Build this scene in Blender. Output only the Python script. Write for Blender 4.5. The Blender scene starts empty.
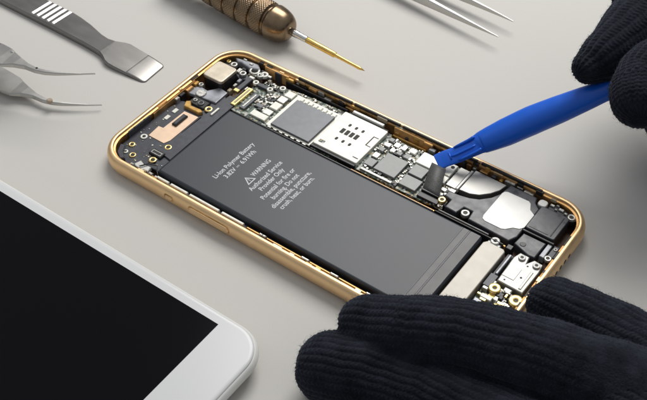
import bpy, bmesh, math, random
import numpy as np
from mathutils import Vector, Matrix, noise
from mathutils.kdtree import KDTree

R = math.radians
S = 0.1                      # 1 scene unit = 1 cm, all numbers below are millimetres
random.seed(7)
scene = bpy.context.scene
C = scene.collection
scene.unit_settings.scale_length = 0.01

# ------------------------------------------------------------------ camera
CAM = Vector((199.307, -149.150, 229.780))
FPX = 1059.157               # focal length in photo pixels (photo is 647 wide)
PITCH, YAW, ROLL = 0.8029157, -0.6381941, -0.0106691
_f = Vector((math.sin(YAW)*math.cos(PITCH), math.cos(YAW)*math.cos(PITCH), -math.sin(PITCH)))
_r = Vector((math.cos(YAW), -math.sin(YAW), 0))
_u = _r.cross(_f)
_r2 = math.cos(ROLL)*_r + math.sin(ROLL)*_u
_u2 = -math.sin(ROLL)*_r + math.cos(ROLL)*_u
cd = bpy.data.cameras.new('camera'); cam = bpy.data.objects.new('camera', cd); C.objects.link(cam)
cd.sensor_width = 36; cd.lens = FPX/647*36
cd.clip_start = 0.5; cd.clip_end = 2000
m = Matrix((( _r2.x, _u2.x, -_f.x, CAM.x*S), (_r2.y, _u2.y, -_f.y, CAM.y*S), (_r2.z, _u2.z, -_f.z, CAM.z*S), (0, 0, 0, 1)))
cam.matrix_world = m
scene.camera = cam
cd.dof.use_dof = True
cd.dof.focus_distance = 31.5
cd.dof.aperture_fstop = 1.1       # scene is ten times enlarged relative to lens millimetres
# ------------------------------------------------------------------ light
scene.view_settings.view_transform = 'Standard'
scene.view_settings.look = 'None'
scene.view_settings.exposure = 0.0
scene.view_settings.gamma = 1.0
w = bpy.data.worlds.new('World'); scene.world = w; w.use_nodes = True
_nt = w.node_tree; _tc = _nt.nodes.new('ShaderNodeTexCoord'); _sx = _nt.nodes.new('ShaderNodeSeparateXYZ'); _cr = _nt.nodes.new('ShaderNodeValToRGB')
_nt.links.new(_tc.outputs['Generated'], _sx.inputs[0]); _nt.links.new(_sx.outputs[2], _cr.inputs[0]); _nt.links.new(_cr.outputs[0], _nt.nodes['Background'].inputs[0])
_cr.color_ramp.elements[0].position = 0.0; _cr.color_ramp.elements[0].color = (0.36, 0.37, 0.385, 1)     # studio room: dim walls, pale ceiling
_cr.color_ramp.elements[1].position = 0.95; _cr.color_ramp.elements[1].color = (1.17, 1.2, 1.25, 1)
w.node_tree.nodes['Background'].inputs[1].default_value = 0.37

def area(name, az, el, dist, size, power, col, target=(60, 40, 0), sy=None):
    d = Vector((az[0], az[1], 0)).normalized()*math.cos(R(el)) + Vector((0, 0, math.sin(R(el))))
    L = bpy.data.lights.new(name, 'AREA'); L.shape = 'RECTANGLE'; L.size = size*S; L.size_y = (sy or size)*S
    L.energy = power; L.color = col
    o = bpy.data.objects.new(name, L); C.objects.link(o)
    o.location = (Vector(target) + d*dist)*S
    o.rotation_euler = (-d).to_track_quat('-Z', 'Y').to_euler()
    return o
area('softbox_back', (-0.33, 0.94), 52, 620, 360, 32500, (1.0, 0.98, 0.945))
area('side_fill', (-0.9, -0.35), 40, 800, 350, 1500, (0.97, 0.98, 1.0))  # added fill from an unseen source, lifts the shadows

# ------------------------------------------------------------------ materials
def mat(name, col, rough=0.5, metal=0.0, spec=0.5, nscale=0, namt=0.0, bump=0.0, bscale=200, coat=0.0, rvar=0.0, sheen=0.0, aniso=None):
    m = bpy.data.materials.new(name); m.use_nodes = True
    nt = m.node_tree; b = nt.nodes['Principled BSDF']
    b.inputs['Base Color'].default_value = (*col, 1); b.inputs['Roughness'].default_value = rough
    b.inputs['Metallic'].default_value = metal; b.inputs['Specular IOR Level'].default_value = spec
    b.inputs['Coat Weight'].default_value = coat; b.inputs['Coat Roughness'].default_value = 0.1
    if sheen:
        b.inputs['Sheen Weight'].default_value = sheen; b.inputs['Sheen Roughness'].default_value = 0.5
        b.inputs['Sheen Tint'].default_value = (0.55, 0.62, 0.8, 1)
    tc = nt.nodes.new('ShaderNodeTexCoord')
    mp = nt.nodes.new('ShaderNodeMapping'); nt.links.new(tc.outputs['Object'], mp.inputs[0])
    if aniso: mp.inputs['Scale'].default_value = aniso
    if namt > 0 or rvar > 0:
        n = nt.nodes.new('ShaderNodeTexNoise'); n.inputs['Scale'].default_value = nscale; n.inputs['Detail'].default_value = 5
        nt.links.new(mp.outputs[0], n.inputs['Vector'])
        if namt > 0:
            mr = nt.nodes.new('ShaderNodeMapRange'); mr.inputs[1].default_value = 0.3; mr.inputs[2].default_value = 0.7
            mr.inputs[3].default_value = 1-namt; mr.inputs[4].default_value = 1+namt
            nt.links.new(n.outputs['Fac'], mr.inputs[0])
            vm = nt.nodes.new('ShaderNodeVectorMath'); vm.operation = 'SCALE'; vm.inputs[0].default_value = col
            nt.links.new(mr.outputs[0], vm.inputs['Scale']); nt.links.new(vm.outputs[0], b.inputs['Base Color'])
        if rvar > 0:
            mr = nt.nodes.new('ShaderNodeMapRange'); mr.inputs[1].default_value = 0.3; mr.inputs[2].default_value = 0.7
            mr.inputs[3].default_value = rough-rvar; mr.inputs[4].default_value = rough+rvar
            nt.links.new(n.outputs['Fac'], mr.inputs[0]); nt.links.new(mr.outputs[0], b.inputs['Roughness'])
    if bump > 0:
        n2 = nt.nodes.new('ShaderNodeTexNoise'); n2.inputs['Scale'].default_value = bscale; n2.inputs['Detail'].default_value = 4
        nt.links.new(mp.outputs[0], n2.inputs['Vector'])
        bp = nt.nodes.new('ShaderNodeBump'); bp.inputs['Strength'].default_value = bump; bp.inputs['Distance'].default_value = 0.01
        nt.links.new(n2.outputs['Fac'], bp.inputs['Height']); nt.links.new(bp.outputs[0], b.inputs['Normal'])
    return m
M = dict(
 table=mat('table_laminate', (0.60, 0.585, 0.552), 0.62, nscale=22, namt=0.018, bump=0.2, bscale=70, spec=0.2),
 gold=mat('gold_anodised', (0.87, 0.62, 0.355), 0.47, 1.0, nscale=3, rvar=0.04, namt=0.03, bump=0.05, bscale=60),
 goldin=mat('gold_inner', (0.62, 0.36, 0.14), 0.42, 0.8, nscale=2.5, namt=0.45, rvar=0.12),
 floor=mat('tray_floor', (0.075, 0.04, 0.024), 0.4, 0.4, nscale=3, namt=0.5),
 gasket=mat('black_gasket', (0.02, 0.017, 0.015), 0.5),
 batt=mat('battery_wrap', (0.014, 0.020, 0.030), 0.45, 0.0, nscale=1.2, namt=0.03, bump=0.06, bscale=160, spec=0.6),
 blackshiny=mat('black_film', (0.012, 0.012, 0.014), 0.36, nscale=2, rvar=0.02, spec=0.5),
 ink=mat('white_ink', (0.66, 0.67, 0.69), 0.6),
 slate=mat('slate_flex', (0.055, 0.058, 0.07), 0.4, 0.1, nscale=6, namt=0.2, bump=0.1, bscale=40),
 slate2=mat('slate_plastic', (0.045, 0.048, 0.056), 0.32, 0.0, nscale=4, namt=0.2, rvar=0.1, bump=0.2, bscale=7),
 pcb=mat('board_laminate', (0.035, 0.06, 0.045), 0.4, nscale=12, namt=0.5),
 tin=mat('tin_solder', (0.46, 0.455, 0.42), 0.38, 0.75, nscale=14, namt=0.3, rvar=0.1, bump=0.25, bscale=30),
 white=mat('white_shield', (0.80, 0.79, 0.71), 0.42, 0.12, nscale=6, namt=0.07, bump=0.12, bscale=12, spec=0.4),
 amber=mat('amber_film', (0.80, 0.46, 0.17), 0.38, 0.3, nscale=4, namt=0.2, bump=0.1, bscale=12),
 chip=mat('chip_resin', (0.13, 0.135, 0.145), 0.38, 0.35, nscale=5, namt=0.06, bump=0.06, bscale=90),
 chipl=mat('chip_light', (0.19, 0.195, 0.19), 0.42, 0.25, nscale=5, namt=0.06, bump=0.06, bscale=90),
 cap=mat('capacitor_tan', (0.40, 0.33, 0.23), 0.45),
 black=mat('black_plastic', (0.014, 0.014, 0.016), 0.4),
 dark=mat('hole_shade', (0.008, 0.008, 0.008), 0.6),  # near-black that stands in for the shade inside openings
 ringg=mat('brass_pad', (0.85, 0.66, 0.28), 0.3, 0.9),
 peach=mat('peach_foil', (0.82, 0.60, 0.43), 0.45, 0.25, nscale=4, namt=0.06, bump=0.15, bscale=10),
 kapton=mat('amber_flex', (0.62, 0.36, 0.10), 0.3, 0.4, nscale=5, namt=0.3),
 camtop=mat('camera_plate', (0.52, 0.46, 0.37), 0.42, 0.7, nscale=3, namt=0.14, bump=0.15, bscale=9),
 taptic=mat('motor_shell', (0.46, 0.435, 0.39), 0.52, 0.4, nscale=3, namt=0.05, bump=0.1, bscale=60),
 foil=mat('silver_foil', (0.60, 0.595, 0.57), 0.48, 0.35, nscale=2, namt=0.05, bump=0.2, bscale=3),
 silver=mat('silver_plate', (0.34, 0.335, 0.315), 0.42, 0.75, nscale=2, namt=0.08, rvar=0.04, bump=0.05, bscale=60),
 greyp=mat('grey_film', (0.30, 0.31, 0.34), 0.4, 0.3, nscale=4, namt=0.3),
 steel=mat('brushed_steel', (0.27, 0.262, 0.25), 0.36, 1.0, nscale=1.2, namt=0.07, rvar=0.03, aniso=(0.6, 2, 2), bump=0.05, bscale=60),
 steelb=mat('polished_steel', (0.74, 0.75, 0.72), 0.32, 1.0),
 steelt=mat('tweezer_steel', (0.56, 0.55, 0.52), 0.38, 1.0, nscale=1.5, namt=0.05, rvar=0.04),
 bronze=mat('bronze_anodised', (0.25, 0.18, 0.115), 0.27, 1.0, nscale=4, namt=0.15, rvar=0.06),
 brass=mat('brass_shaft', (0.85, 0.58, 0.17), 0.25, 1.0, nscale=6, namt=0.1),
 chrome=mat('ferrule_chrome', (0.75, 0.75, 0.73), 0.16, 1.0),
 blue=mat('blue_plastic', (0.002, 0.115, 0.68), 0.38, 0.0, spec=0.5, nscale=5, rvar=0.06, bump=0.12, bscale=14),
 wphone=mat('white_phone_shell', (0.80, 0.80, 0.77), 0.25, nscale=2, namt=0.01),
 wglass=mat('white_phone_face', (0.70, 0.71, 0.71), 0.22, spec=0.35),
 screen=mat('black_screen', (0.003, 0.0028, 0.0045), 0.1, spec=0.12),
 wool=mat('navy_wool', (0.0115, 0.0128, 0.019), 0.9, spec=0.1, nscale=2.2, namt=0.5, sheen=0.2, bump=0.6, bscale=45),
 fibre=mat('navy_fibre', (0.030, 0.035, 0.050), 0.85, spec=0.15),
 skin=mat('sleeve', (0.02, 0.02, 0.024), 0.9),
)

def pcb_detail(m):
    nt = m.node_tree; b = nt.nodes['Principled BSDF']
    tc = nt.nodes.new('ShaderNodeTexCoord'); vo = nt.nodes.new('ShaderNodeTexVoronoi'); vo.distance = 'CHEBYCHEV'; vo.inputs['Scale'].default_value = 17; vo.inputs['Randomness'].default_value = 0.75
    nt.links.new(tc.outputs['Object'], vo.inputs['Vector'])
    sep = nt.nodes.new('ShaderNodeSeparateColor'); nt.links.new(vo.outputs['Color'], sep.inputs[0])
    cr = nt.nodes.new('ShaderNodeValToRGB'); cr.color_ramp.interpolation = 'CONSTANT'
    e = cr.color_ramp.elements; e[0].position = 0; e[0].color = (0.02, 0.035, 0.028, 1); e[1].position = 0.3; e[1].color = (0.10, 0.16, 0.12, 1)
    for p, c in ((0.5, (0.5, 0.5, 0.44, 1)), (0.68, (0.03, 0.04, 0.035, 1)), (0.82, (0.30, 0.34, 0.28, 1)), (0.93, (0.4, 0.28, 0.12, 1))):
        q = e.new(p); q.color = c
    nt.links.new(sep.outputs[0], cr.inputs[0]); nt.links.new(cr.outputs[0], b.inputs['Base Color'])
    mrr = nt.nodes.new('ShaderNodeMath'); mrr.operation = 'GREATER_THAN'; mrr.inputs[1].default_value = 0.45; nt.links.new(sep.outputs[1], mrr.inputs[0])
    bp = nt.nodes.new('ShaderNodeBump'); bp.inputs['Strength'].default_value = 0.6; bp.inputs['Distance'].default_value = 0.01
    nt.links.new(sep.outputs[2], bp.inputs['Height']); nt.links.new(bp.outputs[0], b.inputs['Normal'])
pcb_detail(M['pcb'])

# ------------------------------------------------------------------ builders
def poly_offset(P, d):
    """inset a closed CCW polygon by d (mitred)"""
    n = len(P); out = []
    for i in range(n):
        a = Vector(P[i-1][:2]); b = Vector(P[i][:2]); c = Vector(P[(i+1) % n][:2])
        e1 = (b-a).normalized(); e2 = (c-b).normalized()
        n1 = Vector((-e1.y, e1.x)); n2 = Vector((-e2.y, e2.x))
        k = n1+n2
        if k.length < 1e-6: k = n1
        k.normalize(); s = max(0.35, k.dot(n1))
        out.append(tuple(b + k*(d/s)))
    return out
def ccw(P):
    a = sum(P[i-1][0]*P[i][1]-P[i][0]*P[i-1][1] for i in range(len(P)))
    return list(P) if a > 0 else list(P)[::-1]
def rrect(x0, x1, y0, y1, r, n=5):
    out = []
    for cx, cy, a0 in ((x1-r, y1-r, 0), (x0+r, y1-r, 90), (x0+r, y0+r, 180), (x1-r, y0+r, 270)):
        for k in range(n+1):
            a = R(a0+90*k/n); out.append((cx+r*math.cos(a), cy+r*math.sin(a)))
    return out

class MB:
    def __init__(s): s.v = []; s.f = []; s.sm = []; s.mi = []
    def ring_loft(s, rings, closed=True, capb=True, capt=True, smooth=False, mi=0):
        n = len(rings[0]); b = len(s.v)
        for r in rings: s.v += [tuple(p) for p in r]
        for k in range(len(rings)-1):
            for i in range(n if closed else n-1):
                j = (i+1) % n
                s.f.append((b+k*n+i, b+k*n+j, b+(k+1)*n+j, b+(k+1)*n+i)); s.sm.append(smooth); s.mi.append(mi)
        if capb: s.f.append(tuple(b+i for i in range(n))[::-1]); s.sm.append(False); s.mi.append(mi)
        if capt: s.f.append(tuple(b+(len(rings)-1)*n+i for i in range(n))); s.sm.append(False); s.mi.append(mi)
        return s
    def prism(s, P, z0, z1, bev=0.0, segs=1, smooth=False, mi=0):
        P = ccw(P)
        rings = [[(x, y, z0) for x, y in P]]
        if bev > 0:
            rings.append([(x, y, z1-bev) for x, y in P])
            for k in range(1, segs+1):
                a = math.pi/2*k/segs
                Q = poly_offset(P, bev*(1-math.cos(a)))
                rings.append([(x, y, z1-bev+bev*math.sin(a)) for x, y in Q])
        else: rings.append([(x, y, z1) for x, y in P])
        return s.ring_loft(rings, smooth=smooth, mi=mi)
    def box(s, x0, x1, y0, y1, z0, z1, bev=0.12, mi=0):
        b = min(bev, (x1-x0)*0.3, (y1-y0)*0.3, (z1-z0)*0.5)
        return s.prism([(x0, y0), (x1, y0), (x1, y1), (x0, y1)], z0, z1, b, mi=mi)
    def cyl(s, x, y, r, z0, z1, n=20, bev=0.08, mi=0):
        return s.prism([(x+r*math.cos(2*math.pi*i/n), y+r*math.sin(2*math.pi*i/n)) for i in range(n)], z0, z1, bev, mi=mi)
    def ring(s, x, y, r, ri, z0, z1, n=22, mi=0):
        c = [(math.cos(2*math.pi*i/n), math.sin(2*math.pi*i/n)) for i in range(n)]
        def q(rr, z): return [(x+rr*a, y+rr*b, z) for a, b in c]
        return s.ring_loft([q(r, z0), q(r, z1-0.08), q(r-0.1, z1), q(ri+0.08, z1), q(ri, z1-0.1), q(ri, z0)], capb=False, capt=False, smooth=True, mi=mi)
    def tube(s, pts, rad, n=12, mi=0, capr=True):
        pts = [Vector(p) for p in pts]; rings = []; up = Vector((0.1, 0.2, 1)).normalized()
        for i, p in enumerate(pts):
            t = (pts[min(i+1, len(pts)-1)]-pts[max(i-1, 0)]).normalized()
            a = t.cross(up); a = a.normalized() if a.length > 1e-4 else Vector((1, 0, 0)); b = a.cross(t)
            r = rad[i] if hasattr(rad, '__len__') else rad
            rings.append([tuple(p + a*(r*math.cos(2*math.pi*k/n)) + b*(r*math.sin(2*math.pi*k/n))) for k in range(n)])
        return s.ring_loft(rings, smooth=True, mi=mi)
    def build(s, name, mats, parent=None, kind=None, flip=True):
        me = bpy.data.meshes.new(name)
        me.from_pydata([(x*S, y*S, z*S) for x, y, z in s.v], [], s.f)
        me.polygons.foreach_set('use_smooth', s.sm); me.polygons.foreach_set('material_index', s.mi)
        for k in (mats if isinstance(mats, (list, tuple)) else [mats]): me.materials.append(k)
        bm = bmesh.new(); bm.from_mesh(me); bmesh.ops.recalc_face_normals(bm, faces=bm.faces); bm.to_mesh(me); bm.free()
        o = bpy.data.objects.new(name, me); C.objects.link(o)
        if parent is not None: adopt(o, parent)
        if kind: o['kind'] = kind
        return o
def adopt(o, parent):
    o.parent = parent
    if parent.type == 'EMPTY': o.matrix_parent_inverse = Matrix.Translation(-parent.location)
def thing(name, label, cat, loc, group=None):
    o = bpy.data.objects.new(name, None); C.objects.link(o)
    o.location = Vector(loc)*S; o.empty_display_size = 0.5
    o['label'] = label; o['category'] = cat
    if group: o['group'] = group
    return o

# ================================================================== SETTING
t = MB(); t.v = [(-2200, -1800, 0), (2200, -1800, 0), (2200, 2600, 0), (-2200, 2600, 0)]; t.f = [(0, 1, 2, 3)]; t.sm = [False]; t.mi = [0]
tab = t.build('table_surface', M['table']); tab['kind'] = 'structure'
tab['label'] = 'plain pale grey matte tabletop'; tab['category'] = 'table'

# ================================================================== OPEN PHONE
L, W = 138.3, 67.1
ph = thing('disassembled_phone', 'opened gold smartphone without its screen, circuit board and black battery exposed', 'smartphone', (L/2, W/2, 0))
def rr(d, r=10.5, n=14): return rrect(d, L-d, d, W-d, max(r-d, 0.8), n)
prof = []
for k in range(-8, 8):
    a = R(k*11.0); cz, sz = math.cos(a), math.sin(a)
    e = 2/2.5
    prof.append((3.3-3.3*abs(cz)**e, 3.45+3.4*math.copysign(abs(sz)**e, sz)))
prof = [(3.3, 0.05)] + [p for p in prof if p[1] < 6.15]
prof += [(1.12, 6.18), (1.25, 6.24), (1.4, 6.27), (1.95, 6.27), (2.08, 6.18), (2.12, 5.6)]
b = MB()
b.ring_loft([[(x, y, z) for x, y in rr(d)] for d, z in prof], capb=True, capt=False, smooth=True)
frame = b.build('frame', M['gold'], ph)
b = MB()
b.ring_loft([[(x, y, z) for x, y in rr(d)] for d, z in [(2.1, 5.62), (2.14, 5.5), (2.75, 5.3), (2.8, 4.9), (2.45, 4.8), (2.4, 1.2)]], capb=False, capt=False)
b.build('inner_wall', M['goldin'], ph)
b = MB(); b.prism(rr(2.2), 0.8, 1.25); b.build('tray_floor', M['floor'], ph)
# black gasket and speaker slots along rim
b = MB()
for x0, x1 in ((31, 52.5), (53.5, 71), (72, 99), (100.5, 121)): b.box(x0, x1, W-2.5, W-1.75, 5.6, 6.42, .12)
b.build('gasket', M['gasket'], ph)
# side buttons on the near long side
b = MB()
P = [(x, z) for x, z in rrect(39.2, 54.4, 2.55, 4.75, 1.05, 5)]
def side_plate(P, y0, y1, name, m):
    q = MB(); Pc = ccw(P); Pi = poly_offset(Pc, 0.25)
    q.ring_loft([[(x, y0, z) for x, z in Pc], [(x, y1+0.2, z) for x, z in Pc], [(x, y1, z) for x, z in Pi]], smooth=False)
    return q.build(name, m, ph)
side_plate(rrect(38.7, 54.9, 2.2, 5.1, 1.3, 5), 0.9, -0.02, 'recess_shade', M['goldin'])  # flush plate; the recess shade is put into its darker gold
side_plate(P, 0.6, -0.35, 'volume_button', M['gold'])
side_plate(rrect(29.2, 33.4, 2.6, 4.8, 1.0, 5), 0.9, -0.02, 'recess_shade', M['goldin'])
side_plate(rrect(30.0, 32.6, 3.0, 4.4, 0.6, 5), 0.6, -0.35, 'mute_switch', M['gold'])
# speaker holes on the right short side: solid plugs, hole shade painted dark
for k in range(8):
    yy = 31+k*2.6
    q = MB(); n = 14
    q.ring_loft([[(xx, yy+0.72*math.cos(2*math.pi*i/n), 3.3+0.72*math.sin(2*math.pi*i/n)) for i in range(n)] for xx in (L-1.2, L+0.03)])
    q.build('speaker_hole', M['dark'], ph)

random.seed(4)
def rim_tab(x0, x1, y0, y1, z, m):
    q = MB(); q.box(min(x0, x1), max(x0, x1), min(y0, y1), max(y0, y1), 4.6, z, .1); q.build('rim_tab', M[m], ph)
u_ = 14.0
while u_ < 124:
    l_ = random.uniform(1.0, 4.5); mm = random.choice(['gasket', 'goldin', 'gold', 'gasket', 'kapton', 'tin'])
    if not 24 < u_ < 58: rim_tab(u_, u_+l_, 2.05, 2.75, random.uniform(5.5, 6.1), mm)
    mm = random.choice(['gasket', 'goldin', 'gold', 'gasket', 'kapton', 'cap'])
    rim_tab(u_+.6, u_+.6+l_, W-2.05, W-2.9, random.uniform(5.4, 6.1), mm)
    u_ += l_+random.uniform(1.0, 5.0)
u_ = 12.0
while u_ < 52:
    l_ = random.uniform(1.0, 4.5)
    rim_tab(2.05, 2.7, u_, u_+l_, random.uniform(5.0, 5.7), random.choice(['gasket', 'goldin', 'goldin', 'amber', 'gold']))
    rim_tab(L-2.05, L-2.8, u_, u_+l_, random.uniform(5.4, 6.0), random.choice(['gasket', 'goldin', 'gold', 'gasket']))
    u_ += l_+random.uniform(1.5, 5.0)
for x0, x1 in ((17.5, 27.5), (69.5, 81.0)):
    q = MB(); q.box(x0, x1, W-3.3, W-2.7, 1.3, 5.3, .15); q.build('amber_flex', M['amber'], ph)
# ---- battery
bx0, bx1, by0, by1 = 21.6, 115.6, 5.6, 40.2
b = MB(); b.prism(rrect(bx0, bx1, by0, by1, 1.2, 4), 1.3, 5.2, 0.9, 4, smooth=True)
batt = b.build('battery', M['batt'], ph)
for yy, rr_ in ((5.0, 0),):
    q = MB(); q.box(22.5, 114, 3.9, 5.5, 1.3, 3.2); q.build('side_tape', M['blackshiny'], batt)
b = MB()
b.box(108.9, 109.25, 6.6, 39.6, 5.1, 5.26, 0.05); b.box(111.3, 111.7, 6.6, 39.6, 5.1, 5.28, 0.05)
b.build('wrap_seam', M['slate'], batt)
b = MB(); b.box(109.4, 111.2, 6.6, 39.6, 5.12, 5.235, 0.03); b.box(111.8, 115.0, 6.6, 39.6, 5.12, 5.235, 0.03)
b.build('wrap_fold', M['blackshiny'], batt)
# printed writing, reading along +y
def text(s, cx, cy, length, name='printed_text', up=None, z=5.212):
    cu = bpy.data.curves.new('t', 'FONT'); cu.body = s; cu.size = 1; cu.align_x = 'CENTER'; cu.align_y = 'CENTER'; cu.resolution_u = 3
    cu.offset = 0.012
    o = bpy.data.objects.new('t', cu); C.objects.link(o)
    dg = bpy.context.evaluated_depsgraph_get(); dg.update()
    me = bpy.data.meshes.new_from_object(o.evaluated_get(dg)); bpy.data.objects.remove(o)
    n = len(me.vertices); co = np.empty(n*3); me.vertices.foreach_get('co', co); co = co.reshape(-1, 3)
    wdt = co[:, 0].max()-co[:, 0].min(); mx = (co[:, 0].max()+co[:, 0].min())/2
    k = length/wdt; ky = up if up else k*1.0
    x = (co[:, 0]-mx)*k; y = co[:, 1]*ky
    out = np.stack([cx-y, cy+x, np.full(n, z)], 1)*S
    me.vertices.foreach_set('co', out.ravel()); me.update()
    me.materials.clear(); me.materials.append(M['ink'])
    me.name = name
    o = bpy.data.objects.new(name, me); C.objects.link(o); adopt(o, batt); return k
LINES = [('Li-Ion Polymer Battery', 37.9, 22.7, 18.6), ('3.82V     6.91Wh', 40.5, 22.5, 14.2), ('WARNING', 46.7, 24.9, 8.4),
         ('Authorized Service', 50.0, 23.0, 15.0), ('Provider Only', 52.4, 22.9, 11.0), ('Potential for fire or', 55.1, 22.6, 15.4),
         ('burning. Do not', 57.5, 22.9, 12.4), ('disassemble, puncture,', 59.8, 22.9, 18.2), ('crush, heat, or burn.', 62.0, 22.8, 15.8)]
for s_, x_, y_, l_ in LINES: text(s_, x_, y_, l_, up=2.35)
b = MB(); b.box(40.35, 40.5, 20.75, 21.95, 5.15, 5.215, 0.0)
for k in range(3): b.box(40.7, 40.82, 20.75+k*0.45, 20.75+k*0.45+0.3, 5.15, 5.215, 0.0)
b.build('printed_text', M['ink'], batt)
b = MB()   # warning triangle
T = [(48.3, 16.9), (48.3, 20.5), (45.3, 18.7)]
T = ccw(T); Ti = poly_offset(T, 0.32)
nb = len(b.v)
b.ring_loft([[(x, y, 5.215) for x, y in T], [(x, y, 5.215) for x, y in Ti]], capb=False, capt=False)
b.box(46.3, 47.35, 18.6, 18.82, 5.15, 5.215, 0); b.box(47.55, 47.78, 18.6, 18.82, 5.15, 5.215, 0)
b.build('warning_triangle', M['ink'], batt)

# ---- generic pieces
def ringpad(x, y, r=0.95, ri=0.48, z=3.25, m='ringg', parent=None, h=0.3, screw=False):
    q = MB(); q.ring(x, y, r, ri, z-h, z)
    o = q.build('screw' if screw else 'screw_pad', M[m], parent or ph)
    q = MB(); q.cyl(x, y, ri+0.02, z-h, z-(0.22 if screw else 0.12), 14, 0.02)
    q.build('socket', M['gasket'] if screw else M['dark'], o)
    return o

# ---- camera-end flex assembly
b = MB()
b.prism([(3.0, 9.5), (4.5, 5.5), (8.5, 3.2), (12.5, 3.4), (13.2, 7.0), (20.6, 7.0), (20.8, 24), (14.8, 24.3), (14.8, 33.5), (20.8, 33.8), (20.8, 41.5), (13.5, 47), (13.2, 39), (4.2, 36), (3.0, 30)], 2.4, 3.0, 0.1)
flex = b.build('sensor_flex', M['slate'], ph)
b = MB(); b.prism([(15.0, 13.5), (20.6, 12.5), (20.4, 47), (16.0, 47)], 3.05, 3.6, 0.12); b.build('flex_strip', M['slate'], flex)
b = MB(); b.prism([(7.2, 17.3), (13.6, 17.3), (14.4, 19.5), (14.4, 33.0), (8.8, 32.6), (8.6, 22.6), (6.8, 22.4)], 3.02, 3.2, 0.05)
pe = b.build('foil_pad', M['peach'], flex)
b = MB(); b.box(9.9, 11.7, 25.3, 31.0, 3.2, 4.0, 0.25); b.build('connector', M['black'], flex)
b = MB(); b.box(10.35, 11.25, 26.0, 30.3, 3.95, 4.06, 0.05); b.build('contact_row', M['slate'], flex)
for yy in (26.1, 30.0):
    b = MB(); b.box(5.5, 6.9, yy, yy+2.1, 3.02, 3.3, 0.1); b.build('contact_pad', M['white'], flex)
b = MB(); b.box(13.0, 17.8, 11.1, 13.6, 3.0, 3.9, 0.2); cn = b.build('connector', M['black'], flex)
b = MB()
for k in range(2): b.box(13.6, 17.2, 11.5+k*1.2, 11.8+k*1.2, 3.85, 4.0, 0.05)
b.box(13.5, 13.8, 11.5, 13.1, 3.85, 4.0, .05); b.box(17.0, 17.3, 11.5, 13.1, 3.85, 4.0, .05)
b.build('contact_row', M['tin'], cn)
for x, y, r, ri, mm in ((5.8, 11.1, 1.1, .5, 'ringg'), (6.4, 16.0, 1.15, .55, 'white'), (6.4, 7.6, .85, .35, 'white'), (9.3, 7.7, 1.1, .6, 'ringg'), (16.3, 16.4, 1.2, .6, 'ringg'), (16.2, 9.4, 1.25, .6, 'ringg'), (14.8, 37.6, 1.35, .6, 'ringg')):
    ringpad(x, y, r, ri, 3.75 if x > 14 else 3.35, mm)
b = MB(); b.box(17.2, 17.9, 35.6, 39.6, 3.6, 4.1, .1); b.build('contact_pad', M['white'], flex)
b = MB(); b.prism([(7.6, 33.8), (13.8, 33.9), (14.6, 35.0), (13.2, 35.6), (9.5, 35.2), (7.8, 37.0), (6.6, 36.0)], 3.0, 4.2, .2); b.build('amber_flex', M['kapton'], ph)
b = MB(); b.prism([(1.6+0.8, 13.2), (3.0, 12.8), (3.2, 22.8), (2.5, 23.2)], 2.4, 5.4, .15); br = b.build('wall_bracket', M['slate'], ph)
for yy in (15.8, 20.4):
    b = MB(); b.cyl(2.85, yy, .32, 5.2, 5.45, 12, .02); b.build('screw_hole', M['dark'], br)
random.seed(21)
for k in range(40):
    x, y = random.choice([(random.uniform(9.5, 14), random.uniform(4.5, 16)), (random.uniform(3.8, 7), random.uniform(18, 34)), (random.uniform(12, 20), random.uniform(7.5, 12.5)), (random.uniform(4, 9), random.uniform(8, 17))])
    b = MB(); s1 = random.uniform(.14, .3); b.box(x-s1, x+s1, y-s1*.7, y+s1*.7, 2.95, 3.2, .04); b.build('solder_point', M[random.choice(['white', 'tin', 'cap'])], flex)
for x, y, s1, s2, h, mm in ((10.5, 58.6, .7, 1.1, 3.9, 'tin'), (11.2, 60.4, .9, .5, 3.6, 'black'), (12.6, 62.6, .6, .4, 5.0, 'foil'), (9.4, 63.3, .7, .35, 4.9, 'tin'), (14.6, 59.4, .5, .7, 3.8, 'cap'), (16.8, 59.7, .4, .5, 3.9, 'tin'), (13.6, 54.8, .6, .9, 3.5, 'greyp'), (13.8, 52.3, .5, .8, 3.4, 'tin'), (13.9, 49.4, .6, .8, 3.3, 'cap'), (18.0, 47.5, .5, 1.6, 3.5, 'black'), (18.1, 53.0, .4, .9, 3.5, 'tin'), (17.6, 62.8, .9, .5, 3.9, 'black'), (20.8, 61.9, .9, .5, 3.9, 'tin'), (22.3, 60.4, .5, .4, 3.8, 'cap')):
    b = MB(); b.box(x-s1, x+s1, y-s2, y+s2, 1.5, h, .15); b.build('small_component', M[mm], ph)
# front camera bits
fc = MB(); fc.box(7.0, 13.4, 36.6, 40.2, 2.8, 3.7, .25); fco = fc.build('front_camera', M['black'], ph)
for x, y, r, mm in ((8.6, 38.3, .75, 'tin'), (11.1, 38.2, 1.1, 'chip')):
    b = MB(); b.ring(x, y, r, r*.5, 3.6, 4.15); o = b.build('lens_ring', M[mm], fco)
    b = MB(); b.cyl(x, y, r*.48, 3.6, 3.95, 16, .02); b.build('lens', M['blackshiny'], o)
b = MB(); b.prism([(3.4, 39.8), (9.5, 40.6), (14.8, 41.2), (14.6, 47.5), (11.0, 48), (8.5, 44.5), (5.2, 44.8), (3.4, 43)], 2.6, 3.7, .3, 2); b.build('earpiece_cover', M['greyp'], ph)
b = MB(); b.ring(5.2, 45.2, .9, .4, 3.2, 4.4); b.build('screw_pad', M['tin'], ph)
b = MB(); b.prism(rrect(6.2, 9.6, 40.3, 43.6, 1.2), 3.7, 4.15, .2); b.build('clip', M['tin'], ph)
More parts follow.
